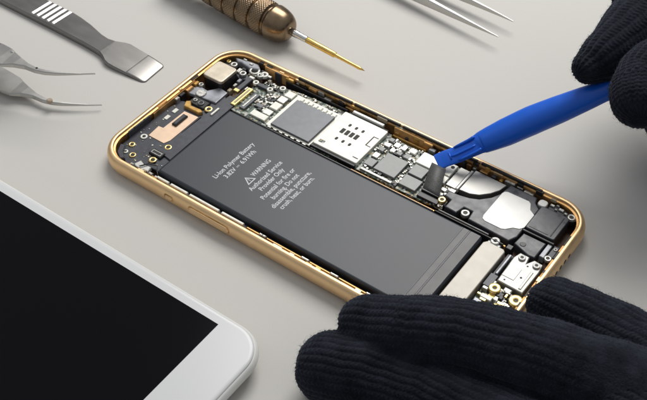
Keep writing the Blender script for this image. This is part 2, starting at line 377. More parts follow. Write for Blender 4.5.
# main camera
b = MB(); b.prism(rrect(4.0, 12.1, 47.5, 56.0, 1.1, 5), 1.3, 5.9, .15); cm = b.build('rear_camera', M['black'], ph)
b = MB(); b.prism(rrect(3.9, 12.2, 47.4, 56.1, 1.2, 5), 5.7, 6.7, .35, 3, smooth=False); b.build('camera_shield', M['camtop'], cm)
b = MB(); b.prism([(3.2, 57.2), (7.2, 57.0), (7.3, 61.5), (4.2, 61.5)], 2.0, 3.6, .2); fl = b.build('flash_bracket', M['black'], ph)
b = MB(); b.ring(4.6, 60.2, .8, .35, 3.5, 4.1); b.build('screw_pad', M['ringg'], fl)
for x, y in ((7.3, 59.7), (12.7, 57.8), (18.1, 60.4)):
    ringpad(x, y, 1.25, .5, 4.3, 'tin', h=1.2, screw=True)
b = MB(); b.prism([(5.6, 62.6), (11.4, 63.9), (14.5, 64.2), (16.8, 62.3), (13.2, 60.8), (9.0, 61.6), (7.6, 61.2)], 2.2, 4.6, .5, 2); b.build('microphone_boot', M['greyp'], ph)
b = MB(); b.ring(15.2, 61.0, 1.9, 1.1, 3.0, 4.4); b.build('metal_clip', M['tin'], ph)
b = MB(); b.prism([(8.5, 57.8), (12.5, 59.2), (15.5, 59.0), (15.8, 56.8), (12.8, 55.6)], 1.6, 3.2, .2); b.build('amber_flex', M['slate'], ph)

# ---- logic board
b = MB(); b.prism([(19.2, 42.2), (38, 42.2), (69, 43.1), (91, 43.3), (99.3, 44.0), (99.3, 62.0), (83.0, 62.0), (82.0, 61.2), (70.3, 61.2), (69.6, 62.4), (52.3, 62.8), (34.5, 61.8), (24.5, 60.2), (19.2, 57.5)], 2.4, 3.15, .05)
lb = b.build('logic_board', M['pcb'], ph)
lb['label'] = 'narrow green circuit board crowded with silver chips and white shields'
def bar(x0, x1, y0, y1, z0, z1, m, name, parent=lb, bev=.15):
    q = MB(); q.box(x0, x1, y0, y1, z0, z1, bev); return q.build(name, M[m], parent)
o = bar(15.6, 17.4, 50.0, 57.9, 3.2, 4.1, 'slate', 'connector_bracket')
bar(15.5, 17.5, 49.2, 50.6, 3.2, 4.2, 'ringg', 'bracket_foot'); bar(15.6, 17.5, 57.3, 58.4, 3.2, 4.2, 'white', 'bracket_foot')
bar(19.8, 25.0, 55.7, 57.3, 3.2, 4.2, 'slate', 'connector_bracket')
ringpad(19.4, 56.5, 1.05, .45, 4.4, 'white', lb, .8, True); ringpad(25.4, 56.4, 1.05, .45, 4.4, 'white', lb, .8, True)
ringpad(19.0, 61.5, 1.4, .6, 4.2, 'white', lb, 1.0, True)
ringpad(28.3, 59.5, 1.1, .5, 4.1, 'white', lb, .8, True)
o = bar(19.0, 20.9, 43.6, 53.4, 3.2, 4.1, 'ringg', 'board_connector'); bar(19.6, 20.3, 44.5, 52.6, 4.05, 4.2, 'cap', 'contact_row')
o = bar(22.3, 24.4, 44.0, 52.4, 3.2, 4.0, 'chip', 'board_connector'); bar(23.0, 23.7, 44.6, 51.8, 3.95, 4.15, 'tin', 'contact_row')
# white shields left of the processor
bar(30.3, 33.4, 49.6, 53.0, 3.2, 4.0, 'white', 'shield'); bar(30.3, 33.3, 53.4, 56.4, 3.2, 4.1, 'tin', 'shield'); bar(30.8, 34.0, 56.8, 59.8, 3.2, 4.1, 'white', 'shield')
bar(27.0, 33.2, 43.4, 46.0, 3.2, 3.9, 'white', 'shield'); bar(29.8, 33.0, 46.3, 48.9, 3.2, 3.8, 'tin', 'shield')
bar(26.0, 28.6, 47.6, 49.4, 3.2, 3.9, 'chip', 'chip'); bar(27.3, 28.8, 51.8, 53.4, 3.2, 3.9, 'black', 'chip')
# processor
b = MB(); b.prism([(34.3, 42.7), (51.6, 42.7), (51.6, 60.2), (34.3, 60.2)], 3.15, 3.6, .05); b.build('processor_frame', M['white'], lb)
bar(35.9, 50.9, 43.3, 57.5, 3.4, 4.35, 'chip', 'processor', bev=.12)
for k in range(8):
    bar(36.6+k*1.85, 37.7+k*1.85, 57.75, 59.3, 3.5, 4.1, 'white', 'shield_tab', bev=.2)
bar(35.0, 51.2, 42.45, 43.0, 3.0, 3.5, 'black', 'edge_strip')
for k in range(7): bar(35.4+k*2.3, 36.8+k*2.3, 42.0, 42.55, 2.6, 3.75, 'tin', 'shield_tab', bev=.1)
# sim shield
b = MB(); b.prism(rrect(52.1, 68.7, 43.9, 61.7, .5, 3), 3.15, 4.55, .2, 2)
sim = b.build('card_shield', M['white'], lb)
def hole(x0, x1, y0, y1, z, parent, r=None, m='dark'):  # filled plugs without depth; the dark ones paint the opening's shade
    q = MB(); q.prism(rrect(x0, x1, y0, y1, r or min(x1-x0, y1-y0)*.45, 4), z-.3, z+.012, 0); return q.build('slot', M[m], parent)
for x in (57.2, 59.7, 62.2):
    hole(x-.45, x+.45, 56.3, 57.7, 4.55, sim); hole(x-.45, x+.45, 48.9, 50.3, 4.55, sim)
for k in range(4): hole(56.1+k*1.75, 57.4+k*1.75, 52.4, 54.8, 4.55, sim, .25)
hole(53.2, 55.3, 45.2, 46.6, 4.55, sim, .3, 'pcb')
hole(66.2, 66.6, 52.2, 57.2, 4.55, sim, .15); hole(66.6, 68.2, 52.2, 52.55, 4.55, sim, .15); hole(66.6, 68.2, 56.8, 57.15, 4.55, sim, .15); hole(66.0, 68.0, 45.6, 46.0, 4.55, sim, .15)
bar(51.7, 68.6, 42.9, 43.7, 2.6, 4.0, 'black', 'edge_strip')
bar(54.5, 66.3, 62.2, 63.3, 4.2, 5.2, 'foil', 'side_rail', parent=ph)
bar(53.5, 68.5, 61.85, 62.15, 3.0, 4.5, 'slate', 'edge_strip')
# middle chips
bar(73.7, 81.4, 45.7, 54.1, 3.2, 4.15, 'chipl', 'chip'); bar(69.9, 73.2, 45.9, 49.3, 3.2, 4.0, 'chipl', 'chip')
bar(83.4, 89.4, 44.7, 49.5, 3.2, 4.15, 'chipl', 'chip'); bar(83.3, 88.3, 50.2, 54.9, 3.2, 4.15, 'chipl', 'chip')
bar(82.7, 91.3, 55.4, 60.8, 3.2, 4.25, 'white', 'shield'); bar(91.7, 94.6, 56.0, 61.4, 3.2, 4.2, 'white', 'shield'); bar(92.6, 94.8, 52.6, 55.6, 3.2, 4.1, 'white', 'shield')
b = MB(); b.cyl(93.4, 60.0, .6, 4.15, 4.3, 14, .02); b.build('screw_hole', M['dark'], lb)
bar(70.3, 81.6, 43.6, 44.5, 3.2, 3.7, 'tin', 'shield_rail')
for (x, y, w_, h_) in ((70, 50.2, 2.2, 2.4), (70.2, 53.4, 2.0, 2.0), (70.4, 56.2, 2.3, 1.9), (73.2, 55.2, 1.9, 1.8), (75.5, 55.2, 2.1, 1.8), (78.2, 55.2, 2.4, 2.4), (73.0, 57.6, 2.2, 2.2), (75.7, 57.6, 1.9, 2.4), (78.2, 58.3, 2.6, 2.1), (70.5, 58.8, 1.9, 1.8), (80.2, 54.9, 1.0, 1.5), (89.4, 50.6, 1.5, 1.6), (89.6, 53.2, 1.6, 1.5), (95.3, 47.6, 1.8, 1.5), (95.0, 49.8, 2.0, 1.6)):
    bar(x, x+w_, y, y+h_, 3.2, 3.2+random.uniform(.5, .95), random.choice(['tin', 'tin', 'white', 'chipl']), 'shield', bev=.2)
bar(94.9+.4, 98.7, 52.6, 61.6, 3.2, 4.1, 'silver', 'shield'); bar(98.9, 99.7, 52.4, 61.8, 3.2, 4.7, 'foil', 'shield_edge')
# small components
proto = {}
def smd(kind, x, y, rot, z=3.15):
    if kind not in proto:
        q = MB()
        if kind == 0: q.box(-.5, .5, -.28, .28, 0, .5, .06, 0); q.box(-.54, -.28, -.3, .3, 0, .53, .05, 1); q.box(.28, .54, -.3, .3, 0, .53, .05, 1); mm = [M['cap'], M['tin']]
        elif kind == 1: q.box(-.4, .4, -.4, .4, 0, .55, .08, 0); mm = [M['tin']]
        elif kind == 2: q.box(-.7, .7, -.45, .45, 0, .6, .08, 0); q.box(-.78, -.5, -.4, .4, 0, .3, .05, 1); q.box(.5, .78, -.4, .4, 0, .3, .05, 1); mm = [M['black'], M['tin']]
        else: q.box(-.32, .32, -.2, .2, 0, .35, .05, 0); mm = [M['white']]
        o = q.build(('capacitor', 'solder_cap', 'coil', 'resistor')[kind], mm, lb); proto[kind] = o
    else:
        o = proto[kind].copy(); C.objects.link(o)
    o.location = (x*S, y*S, z*S); o.rotation_euler.z = rot
regions = [((24.9, 47.0, 30.0, 56.0), 70), ((21, 58, 33.5, 60.2), 18), ((69.3, 44.5, 73.4, 60.8), 26), ((72.5, 54.4, 82.3, 61.0), 44), ((81.7, 44.0, 83.2, 60.2), 18), ((88.8, 49.0, 95.5, 55.4), 24), ((94.2, 44.2, 99.0, 52.2), 26), ((73.5, 44.3, 83, 45.6), 8), ((34.5, 60.2, 51, 61.6), 12)]
for (x0, y0, x1, y1), n in regions:
    for k in range(n):
        smd(random.choice([0, 0, 1, 1, 2, 3]), random.uniform(x0, x1), random.uniform(y0, y1), random.choice([0, math.pi/2]), 3.15+random.uniform(0, .02))
o = ringpad(98.0, 46.2, 1.2, .5, 4.6, 'ringg', lb, 1.4, True)
bar(90.6, 97.6, 43.9, 46.0, 2.6, 4.0, 'black', 'board_connector')
# lifted flex cable held by the tool tip
b = MB()
base = [Vector((91.0, 46.6, 4.3)), Vector((97.0, 46.2, 4.3))]; top = [Vector((88.3, 56.0, 6.6)), Vector((93.3, 55.9, 6.6))]
rings = []
for k in range(9):
    u_ = k/8; a = base[0].lerp(top[0], u_); c = base[1].lerp(top[1], u_)
    bow = Vector((0, 0, .9*math.sin(math.pi*u_)-.25*u_)); nn = Vector((0, -.1, .3))
    a = a+bow; c = c+bow
    rings.append([tuple(a), tuple(c), tuple(c+nn), tuple(a+nn)])
b.ring_loft(rings, smooth=True)
b.build('flex_cable', mat('speckled_flex', (0.085, 0.085, 0.082), 0.5, nscale=40, namt=0.6, bump=0.5, bscale=60), ph)['label'] = 'dark grey flat flex cable lifted up by the blue tool'
b = MB(); b.box(90.8, 97.2, 46.1, 47.6, 3.2, 4.7, .15); b.build('flex_connector', M['black'], ph)

# ---- speaker module and its foil
bar(97.6, 99.6, 50.6, 52.0, 3.0, 4.4, 'tin', 'shield', parent=lb)
arc = [(98.8, 53.2), (100.4, 52.7), (103.3, 53.2), (105.9, 54.4), (108.3, 56.9), (109.9, 59.6), (110.6, 62.7)]
b = MB(); b.prism([(99.8, 62.9)]+[(99.8, 52.9)]+arc[2:], 2.4, 4.3, .15); b.build('antenna_plate', M['silver'], ph)
arc2 = [(97.8, 50.4), (101.5, 50.9), (104.2, 51.5), (106.8, 52.7), (109.3, 55.3), (110.8, 58.2), (111.6, 62.9)]
b = MB(); b.prism([(97.6, 48.2), (100.2, 47.6), (100.2, 44.2), (104.2, 43.9), (105.0, 47.2), (107.8, 47.2), (108.3, 43.8), (122.0, 43.2), (123.3, 46.0), (123.3, 59.2), (121.2, 61.0), (120.6, 63.2), (111.6, 63.2)]+arc2[::-1][1:], 1.3, 4.6, .35, 3)
sp = b.build('speaker_module', M['slate2'], ph)
b = MB(); st = [(111.2, 47.6), (111.2, 58.6), (111.5, 59.6), (112.4, 60.1), (119.3, 60.3), (120.2, 59.7), (121.3, 57.4), (123.25, 56.2), (123.25, 50.2), (122.4, 48.9), (120.6, 48.2), (119.0, 46.4), (118.0, 45.9), (112.6, 45.9), (111.6, 46.4)]
b.prism(st, 4.6, 4.75, .06); b.build('foil_sticker', M['foil'], sp)
ringpad(106.3, 45.7, 1.35, .55, 4.4, 'tin', ph, 1.2, True)
b = MB(); b.prism(rrect(123.5, 132.7, 49.9, 60.2, .7, 3), 1.3, 5.6, .25, 2); sb = b.build('speaker_block', M['slate2'], ph)
bar(131.0, 131.35, 50.6, 59.4, 5.5, 5.72, 'black', 'groove', parent=sb); bar(124.4, 130.4, 50.6, 50.9, 5.5, 5.7, 'black', 'groove', parent=sb)
bar(123.2, 133.2, 49.0, 49.7, 1.3, 4.9, 'black', 'flex_edge', parent=ph)
ringpad(132.5, 61.6, 1.25, .55, 5.0, 'tin', ph, 1.2, True)
b = MB(); b.ring(132.5, 61.6, 1.75, 1.25, 3.0, 4.8); b.build('rubber_ring', M['black'], ph)
b = MB(); b.prism(rrect(121.6, 124.4, 60.6, 63.4, 1.0), 2.5, 4.8, .2); b.build('contact_pad', M['foil'], ph)
b = MB(); b.prism([(124.6, 61.4), (131.0, 61.2), (131.3, 63.4), (128.4, 64.3), (124.8, 64.4)], 1.3, 3.9, .4, 2); b.build('dock_boot', M['slate2'], ph)
for x, y, s_ in ((125.6, 63.2, .7), (127.0, 64.0, .5), (128.6, 63.0, .8), (130.3, 62.3, .5), (127.2, 62.2, .4)):
    b = MB(); b.box(x-s_, x+s_, y-s_*.6, y+s_*.6, 3.6, 4.5, .15); b.build('solder_joint', M['tin'], ph)
b = MB(); b.prism([(123.6, 43.6), (124.0, 48.6), (131.2, 48.7), (131.0, 42.0), (129.0, 41.8)], 1.3, 4.35, .3, 2); db = b.build('dock_cover', M['slate2'], ph)
b = MB(); b.cyl(125.9, 44.6, .9, 4.2, 4.5, 16, .1); b.build('boss', M['black'], db)
bar(131.6, 133.0, 43.5, 49.3, 2.0, 4.3, 'greyp', 'dock_rail', parent=ph)
# silver dock bracket
b = MB(); b.prism([(126.4, 29.0), (134.4, 28.8), (134.6, 38.0), (134.2, 41.2), (131.4, 41.4), (130.2, 39.2), (129.8, 41.6), (126.8, 41.6), (126.0, 39.0)], 1.3, 4.2, .3, 2)
dk = b.build('dock_bracket', M['silver'], ph)
bar(126.5, 130.2, 31.4, 36.1, 4.15, 4.34, 'foil', 'shield', parent=dk, bev=.05); bar(132.6, 133.4, 29.6, 37, 4.15, 4.45, 'foil', 'shield', parent=dk)
ringpad(128.2, 39.9, 1.05, .4, 4.75, 'foil', ph, .7, True); ringpad(132.9, 39.6, 1.1, .4, 4.75, 'foil', ph, .7, True); ringpad(134.2, 43.9, 1.1, .4, 4.6, 'tin', ph, .9, True)
bar(133.3, 135.0, 45.2, 49.8, 1.6, 3.9, 'slate', 'microphone', parent=ph); ringpad(134.3, 48.4, .6, .25, 4.2, 'foil', ph, .4, True)
ringpad(127.4, 26.0, 1.7, .45, 4.6, 'ringg', ph, 1.6, True); ringpad(134.2, 25.6, 2.0, .5, 4.4, 'ringg', ph, 1.4, True)
ringpad(131.0, 20.2, 1.6, .5, 4.4, 'ringg', ph, 1.4, True)
b = MB(); b.prism([(123.8, 40.2), (125.6, 40.2), (125.4, 31), (123.8, 31)], 1.3, 3.0, .1); b.build('dock_rail', M['black'], ph)
bar(124.6, 125.3, 31.2, 39.6, 1.6, 3.9, 'greyp', 'dock_rail', parent=ph)
bar(123.6, 126.0, 25.8, 30.8, 1.3, 3.8, 'slate', 'dock_connector', parent=ph)
b = MB(); b.prism([(123.8, 3.8), (133.5, 5.2), (135.0, 10), (135.2, 29), (123.8, 25.5)], 1.3, 2.4, .1); db2 = b.build('dock_board', M['pcb'], ph)
for k in range(85):
    q = MB(); s1, s2 = random.uniform(.3, 1.2), random.uniform(.25, .9); x, y = random.uniform(124.4, 134), random.uniform(8, 28.5)
    q.box(x-s1, x+s1, y-s2, y+s2, 2.3, random.uniform(2.9, 4.0), .15); q.build('capacitor', M[random.choice(['tin', 'cap', 'greyp', 'black', 'white', 'foil', 'ringg'])], db2)
# vibration motor
b = MB(); b.prism([(116.4, 4.6), (123.2, 4.6), (123.3, 38.8), (122.6, 39.5), (117.2, 39.6), (116.4, 38.6)], 1.3, 4.7, .25, 2)
vm = b.build('vibration_motor', M['taptic'], ph)
ringpad(118.9, 41.2, 1.35, .5, 4.5, 'foil', ph, .8, True)
bar(117.0, 121.0, 39.6, 41.0, 2.0, 3.9, 'foil', 'motor_tab', parent=vm)
bar(122.4, 124.2, 40.8, 42.6, 1.3, 4.2, 'black', 'clip', parent=ph)
for x, y, r_ in ((131.4, 33.5, .35), (128.0, 30.3, .3), (130.9, 38.2, .3)):
    b = MB(); b.cyl(x, y, r_, 4.0, 4.215, 14, .01); b.build('screw_hole', M['dark'], dk)
for x0, x1, y0, y1, h, mm in ((124.2, 125.9, 24.4, 25.5, 4.1, 'tin'), (129.4, 131.6, 26.9, 28.4, 4.0, 'foil'), (132.2, 133.8, 22.0, 23.4, 3.9, 'tin'), (125.2, 128.6, 21.6, 23.2, 3.9, 'foil'), (129.8, 131.0, 23.4, 24.8, 4.4, 'black'), (124.3, 126.6, 19.0, 20.8, 3.7, 'greyp'), (127.2, 129.0, 17.2, 19.6, 3.9, 'tin')):
    bar(x0, x1, y0, y1, 2.3, h, mm, 'dock_component', parent=ph, bev=.2)
# ---- black rail between battery and board
bar(22.0, 98.0, 40.75, 41.3, 1.3, 4.3, 'blackshiny', 'divider_rail', parent=ph); bar(68.0, 122.0, 41.5, 42.1, 1.3, 3.5, 'goldin', 'divider_rail', parent=ph)
bar(98.5, 121.5, 41.0, 41.4, 1.3, 4.6, 'black', 'divider_rail', parent=ph)
bar(99, 116, 42.3, 42.9, 1.3, 4.0, 'slate2', 'divider_rail', parent=ph)
# ---- side wall fittings
for x0, x1 in ((24.0, 28.6), (29.4, 36.0), (36.9, 48.2), (49.3, 57.4)):
    b = MB(); b.box(x0, x1, 2.95, 3.75, 2.2, 5.85, .15); b.build('button_rail', M['white'], ph)
for x in (64, 64.9, 79, 80.2, 89.0, 90.2, 101):
    b = MB(); b.box(x-.8, x+.8, 2.95, 3.7, 2.6, 5.75, .25); b.build('spring_clip', M['tin'], ph)
bar(58.0, 112, 3.75, 4.3, 1.3, 4.3, 'goldin', 'button_rail', parent=ph)
# bottom left corner: silver clip
b = MB(); b.prism([(13.9, 3.1), (17.4, 2.9), (19.0, 3.5), (18.2, 6.6), (15.6, 6.3), (13.6, 7.0), (12.9, 4.8)], 2.4, 3.9, .2); b.build('metal_clip', M['foil'], ph)
b = MB(); b.prism([(3.5, 8.6), (5.2, 5.2), (8.0, 3.4), (9.2, 4.6), (6.8, 6.4), (5.2, 9.0)], 2.0, 4.4, .3); b.build('metal_clip', M['slate'], ph)
b = MB(); b.tube([(13.0, 3.5, 4.0), (15.6, 4.6, 4.4), (17, 7.0, 4.3), (19.5, 8.0, 4.0), (21, 6.2, 3.8), (23, 4.6, 4)], .22, 8); b.build('antenna_wire', M['black'], ph)
for k, x in enumerate((13, 15.2, 18.0, 20.6, 22.9)):
    b = MB(); b.box(x, x+1.5, 2.9, 3.7, 2.8, 5.5+.3*(k % 2), .2); b.build('spring_clip', M[('tin', 'foil', 'cap')[k % 3]], ph)
# far wall fittings
random.seed(5)
x = 22.0
while x < 120:
    l_ = random.uniform(.9, 3.4); mm = random.choice(['kapton', 'goldin', 'tin', 'gasket', 'cap', 'slate', 'goldin', 'kapton'])
    if not (53 < x < 68 and mm != 'gasket'):
        y1 = W-2.55; dpt = random.uniform(.5, 1.3); zt = random.uniform(3.6, 5.3)
        b = MB(); b.box(x, x+l_, y1-dpt, y1, 1.3, zt, .2); b.build('wall_clip', M[mm], ph)
    x += l_+random.uniform(.3, 2.6)
bar(69.6, 82, 62.6, 63.2, 1.3, 2.9, 'kapton', 'antenna_flex', parent=ph)
bar(27, 52, 62.9, 63.4, 1.3, 4.0, 'black', 'antenna_flex', parent=ph)
for k in range(3): bar(83.2+k*3.1, 85.4+k*3.1, 62.2, 63.6, 2.0, 4.3, ('chip', 'kapton', 'tin')[k], 'wall_clip', parent=ph)
bar(2.3, 3.1, 24.5, 45, 1.3, 4.9, 'goldin', 'button_rail', parent=ph)
for y, l_, mm in ((34.2, 1.6, 'tin'), (36.4, 2.2, 'black'), (39.6, 3.0, 'goldin'), (43.6, 2.0, 'kapton')):
    bar(3.1, 4.2, y, y+l_, 1.3, 4.6, mm, 'wall_clip', parent=ph)

# ================================================================== WHITE PHONE
wp = thing('white_phone', 'white smartphone lying face up with black switched off screen', 'smartphone', (21, -58, 0))
X0, X1, Y0, Y1 = -47.0, 91.0, -102.0, -24.9
def wr(d, r=10.5): return rrect(X0+d, X1-d, Y0+d, Y1-d, r-d, 14)
b = MB()
pr = [(5.0, 0.05), (3.4, .45), (1.9, 1.4), (.8, 2.7), (.15, 4.0), (0.0, 4.7), (.2, 5.3), (.55, 6.0), (.95, 6.35), (1.1, 6.38)]
b.ring_loft([[(x, y, z) for x, y in wr(d)] for d, z in pr], capb=True, capt=True, smooth=True)
b.build('body', M['wphone'], wp)
b = MB()
b.ring_loft([[(x, y, z) for x, y in wr(d)] for d, z in [(1.05, 6.2), (1.05, 6.5), (1.25, 6.78), (1.7, 6.93), (2.3, 6.98)]], capb=False, capt=True, smooth=True)
fg = b.build('front_glass', M['wglass'], wp)
b = MB(); b.prism([(-31, -97.7), (75.5, -97.7), (75.5, -29.2), (-31, -29.2)], 6.9, 6.995, 0); b.build('screen', M['screen'], wp)
b = MB(); b.ring(83.3, -63.5, 5.5, 5.1, 6.85, 7.02, 40); hb = b.build('home_button', M['silver'], wp)
b = MB(); b.prism(rrect(-38.6, -38.0, -69, -58, .28, 3), 6.9, 7.0, 0); b.build('earpiece_slot', M['dark'], wp)

# ================================================================== SCRAPER
sc = thing('metal_scraper', 'flat grey steel scraper with broad blade and ridged grip', 'scraper', (-60, 45, 0))
out = [(-130, 40.6), (-58, 40.4), (-46, 40.2), (-40, 39.9), (-36.5, 39.5), (-34.3, 38.6), (-32.3, 37.4), (-30.3, 36.9), (-27, 36.9), (-22, 37.25), (-22, 49.2), (-31.2, 49.5), (-33.0, 49.0), (-36.3, 47.4), (-39.5, 46.9), (-43, 47.3), (-50.3, 49.2), (-56, 50.2), (-61, 50.7), (-130, 50.4)]
b = MB(); o_ = ccw(out)
# top surface slopes down to the blade edge
def zt(x):
    return 2.4 if x < -36 else 2.4-(x+36)/21.6*1.6
r0 = [(x, y, .35) for x, y in o_]; r1 = [(x, y, max(.55, zt(x)-.35)) for x, y in o_]
r2 = [(x, y, max(.6, zt(x))) for x, y in poly_offset(o_, .35)]
b.ring_loft([r0, r1, r2]); b.build('blade', M['steel'], sc)
b = MB()
rings = []
for k in range(-1, 15):
    u_ = max(0, k)/14; x = -22.4+8.1*u_-(.5 if k < 0 else 0); z = 1.40-.58*u_-.60*u_**3-(.12 if k < 0 else 0)
    e_ = max(0, (u_-.84)/.16); ya = 37.25+.5*u_+.9*e_**2; yb = 49.2-.3*u_-.9*e_**2
    sk = -.5*u_
    rings.append([(x, ya, .12), (x, ya, max(.16, z-.3)), (x, ya+.3, z), (x+sk*.05, ya+.9, z), (x+sk*.95, yb-.9, z), (x+sk, yb-.3, z), (x+sk, yb, max(.16, z-.3)), (x+sk, yb, .12)])
b.ring_loft(rings, smooth=True)
b.build('cutting_edge', M['steel'], sc)
for x in (-71.8, -69.2, -66.6, -64.0, -61.4):
    b = MB(); rings = []
    for yy, k_ in ((41.2, .1), (41.6, 1), (49.9, 1), (50.3, .1)):
        xo = x+.2*(yy-45)/5
        rings.append([(xo-.62, yy, 2.3), (xo-.52, yy, 2.4+.36*k_), (xo-.3, yy, 2.4+.38*k_), (xo+.55, yy, 2.42), (xo+.6, yy, 2.3)])
    b.ring_loft(rings); b.build('grip_ridge', M['steelt'], sc)

# ================================================================== CURVED TWEEZERS
tw = thing('curved_tweezers', 'steel tweezers with thin curved tips, lower arm resting on the table', 'tweezers', (-60, 9, 0))
top_e = [(-118, 12.6), (-90, 13.3), (-70, 13.6), (-60, 13.6), (-52, 13.5), (-47.5, 13.3), (-45, 12.6), (-41, 11.6), (-37, 10.9), (-33, 11.0), (-30, 11.9), (-27, 13.3), (-24, 15.0), (-20, 17.6), (-16.6, 20.2)]
bot_e = [(-118, 4.6), (-90, 4.2), (-70, 4.2), (-60, 4.3), (-52, 4.4), (-47, 4.7), (-44, 5.3), (-41, 7.4), (-37, 9.0), (-33, 9.5), (-30, 10.5), (-27, 12.1), (-24, 14.1), (-20, 17.1), (-16.4, 20.1)]
def arm(zf, th, name, lab=None):
    rings = []
    for (xa, ya), (xb, yb) in zip(top_e, bot_e):
        z = zf((xa+xb)/2); wid = max(.15, min(1.0, (ya-yb)/4)); h = th*(.45+.55*wid); e = min(.35, h*.3, (ya-yb)*.25)
        if xa > -42: h = max(.5, min(1.8, 1.1*(ya-yb)))
        rings.append([(xb, yb+e, z-h/2), (xa, ya-e, z-h/2), (xa, ya, z-h/2+e), (xa, ya, z+h/2-e), (xa, ya-e, z+h/2), (xb, yb+e, z+h/2), (xb, yb, z+h/2-e), (xb, yb, z-h/2+e)])
    q = MB(); q.ring_loft(rings, smooth=False); return q.build(name, M['steelt'], tw)
arm(lambda x: 1.3+1.6*math.sin(math.pi*min(1, max(0, (x+118)/102))*.9), 1.3, 'arm')
arm(lambda x: 3.2+11.8*min(1, max(0, (x+118)/68))**.8, 1.3, 'arm')
b = MB(); b.box(-128, -112, 4.6, 12.6, .8, 3.9, .3); b.build('joint', M['steelt'], tw)
b = MB(); b.cyl(-46.0, 11.9, .45, 15.3, 16.1, 14, .2); b.build('guide_pin', M['steelb'], tw)
b = MB(); b.cyl(-30.5, 10.6, 1.0, 2.9, 3.9, 14, .3); b.build('guide_pin', mat('worn_tan', (.42, .33, .24), .5), tw)
b = MB(); b.cyl(-33.0, 10.6, .45, 15.2, 16.0, 14, .2); b.build('guide_pin', M['black'], tw)

# ================================================================== STRAIGHT TWEEZERS
ts = thing('straight_tweezers', 'steel tweezers with two straight needle tips, lying on the side', 'tweezers', (20, 133, 0))
def sarm(tip, mid, back, sgn):
    rings = []; N = 26; tip, mid, back = Vector(tip), Vector(mid), Vector(back)
    for k in range(N+1):
        u_ = k/N; p = (1-u_)**2*tip + 2*u_*(1-u_)*mid + u_*u_*back
        d_ = (2*(1-u_)*(mid-tip)+2*u_*(back-mid)).normalized(); nrm = Vector((-d_.y, d_.x))
        dist = (p-tip).length
        h = .35 + 7.2*min(1, dist/85)**.9; th_ = .35+2.2*min(1, dist/38)
        z = max(4.2, h/2+.2)
        q = []
        for a_, c_ in ((-.5, -.42), (-.3, -.5), (.3, -.5), (.5, -.42), (.5, .38), (.28, .5), (-.28, .5), (-.5, .38)):
            q.append((p.x+nrm.x*a_*th_, p.y+nrm.y*a_*th_, z+c_*h))
        rings.append(q)
    m_ = MB(); m_.ring_loft(rings, smooth=False); return m_.build('arm', M['steelt'], ts)
sarm((72.3, 135.6), (40, 139.6), (-48, 141.5), 1)
sarm((72.3, 124.8), (36, 128.3), (-48, 138.5), -1)
b = MB(); b.box(-60, -44, 137.4, 142.6, .2, 7.8, .4); b.build('joint', M['steelt'], ts)

# ================================================================== SCREWDRIVER
sd = thing('screwdriver', 'bronze knurled precision screwdriver with brass shaft', 'screwdriver', (0, 84, 0))
AX = Vector((44.8-8, 82.1-83.7, 4.6-6.4)).normalized(); O = Vector((8, 83.7, 6.4))
A1 = AX.cross(Vector((0, 0, 1))).normalized(); A2 = A1.cross(AX)
def lathe(prof, name, m, n=48, disp=None, parent=sd):
    q = MB(); rings = []
    for s_, r_ in prof:
        rings.append([])
        for i in range(n):
            a = 2*math.pi*i/n; rr_ = r_+(disp(s_, a) if disp else 0)
            rings[-1].append(tuple(O+AX*s_+A1*(rr_*math.cos(a))+A2*(rr_*math.sin(a))))
    q.ring_loft(rings, smooth=True); return q.build(name, M[m], parent)
grooves = [-3.6, -9.6, -15.6, -21.6, -27.6, -33.6, -39.6, -45.6]
def base_r(s_):
    r_ = 6.3 if s_ > -14 else 6.3-1.7*min(1, ((-14-s_)/34))**1.3
    for i, g in enumerate(grooves):
        d_ = abs(s_-g)
        if d_ < .75: r_ -= 1.0*(1-(d_/.75)**2)**.5
    for i in range(len(grooves)-1):
        if grooves[i+1] < s_ < grooves[i]:
            t_ = (s_-grooves[i+1])/(grooves[i]-grooves[i+1]); r_ += .22*math.sin(math.pi*t_)-.1
    return r_
def kn(s_, a):
    if s_ > -4.2 or min(abs(s_-g) for g in grooves) < .85: return 0
    u1 = a*34/(2*math.pi)+s_/1.05; u2 = a*34/(2*math.pi)-s_/1.05
    return -.2*max(abs(math.sin(math.pi*u1))**8, abs(math.sin(math.pi*u2))**8)
prof = [(-52, 1.0), (-52, 3.6)]+[(-51.5+k*.14, base_r(-51.5+k*.14)) for k in range(int(48.4/.14))]
sN = prof[-1][0]
for k in range(1, 25):
    u_ = k/24; s_ = -3.0+u_*8.6; a = u_*math.pi/2
    prof.append((-2.9+8.5*math.sin(a), 1.5+4.95*max(0, math.cos(a))**.85 if True else 0))
lathe(prof, 'handle', 'bronze', 300, kn)
lathe([(4.8, .9), (4.8, 1.35), (8.6, 1.35), (9, 1.2), (12.4, 1.2), (12.9, 1.0), (12.9, .3)], 'ferrule', 'chrome', 24)
lathe([(12.6, .3), (12.6, 1.05), (13.2, 1.12), (24.8, 1.05), (25.4, .72), (25.5, .68), (33.2, .55), (35.2, .62), (37.6, .08)], 'shaft', 'brass', 20)

# ================================================================== BLUE TOOL
bt = thing('pry_tool', 'bright blue plastic pry tool held in the gloved hand, tip over the board', 'pry tool', (110, 72, 0))
def unproj(px, py, z):
    d = _f + _r2*((px-323.5)/FPX) + _u2*((200-py)/FPX)
    return CAM + d*((z-CAM.z)/d.z)
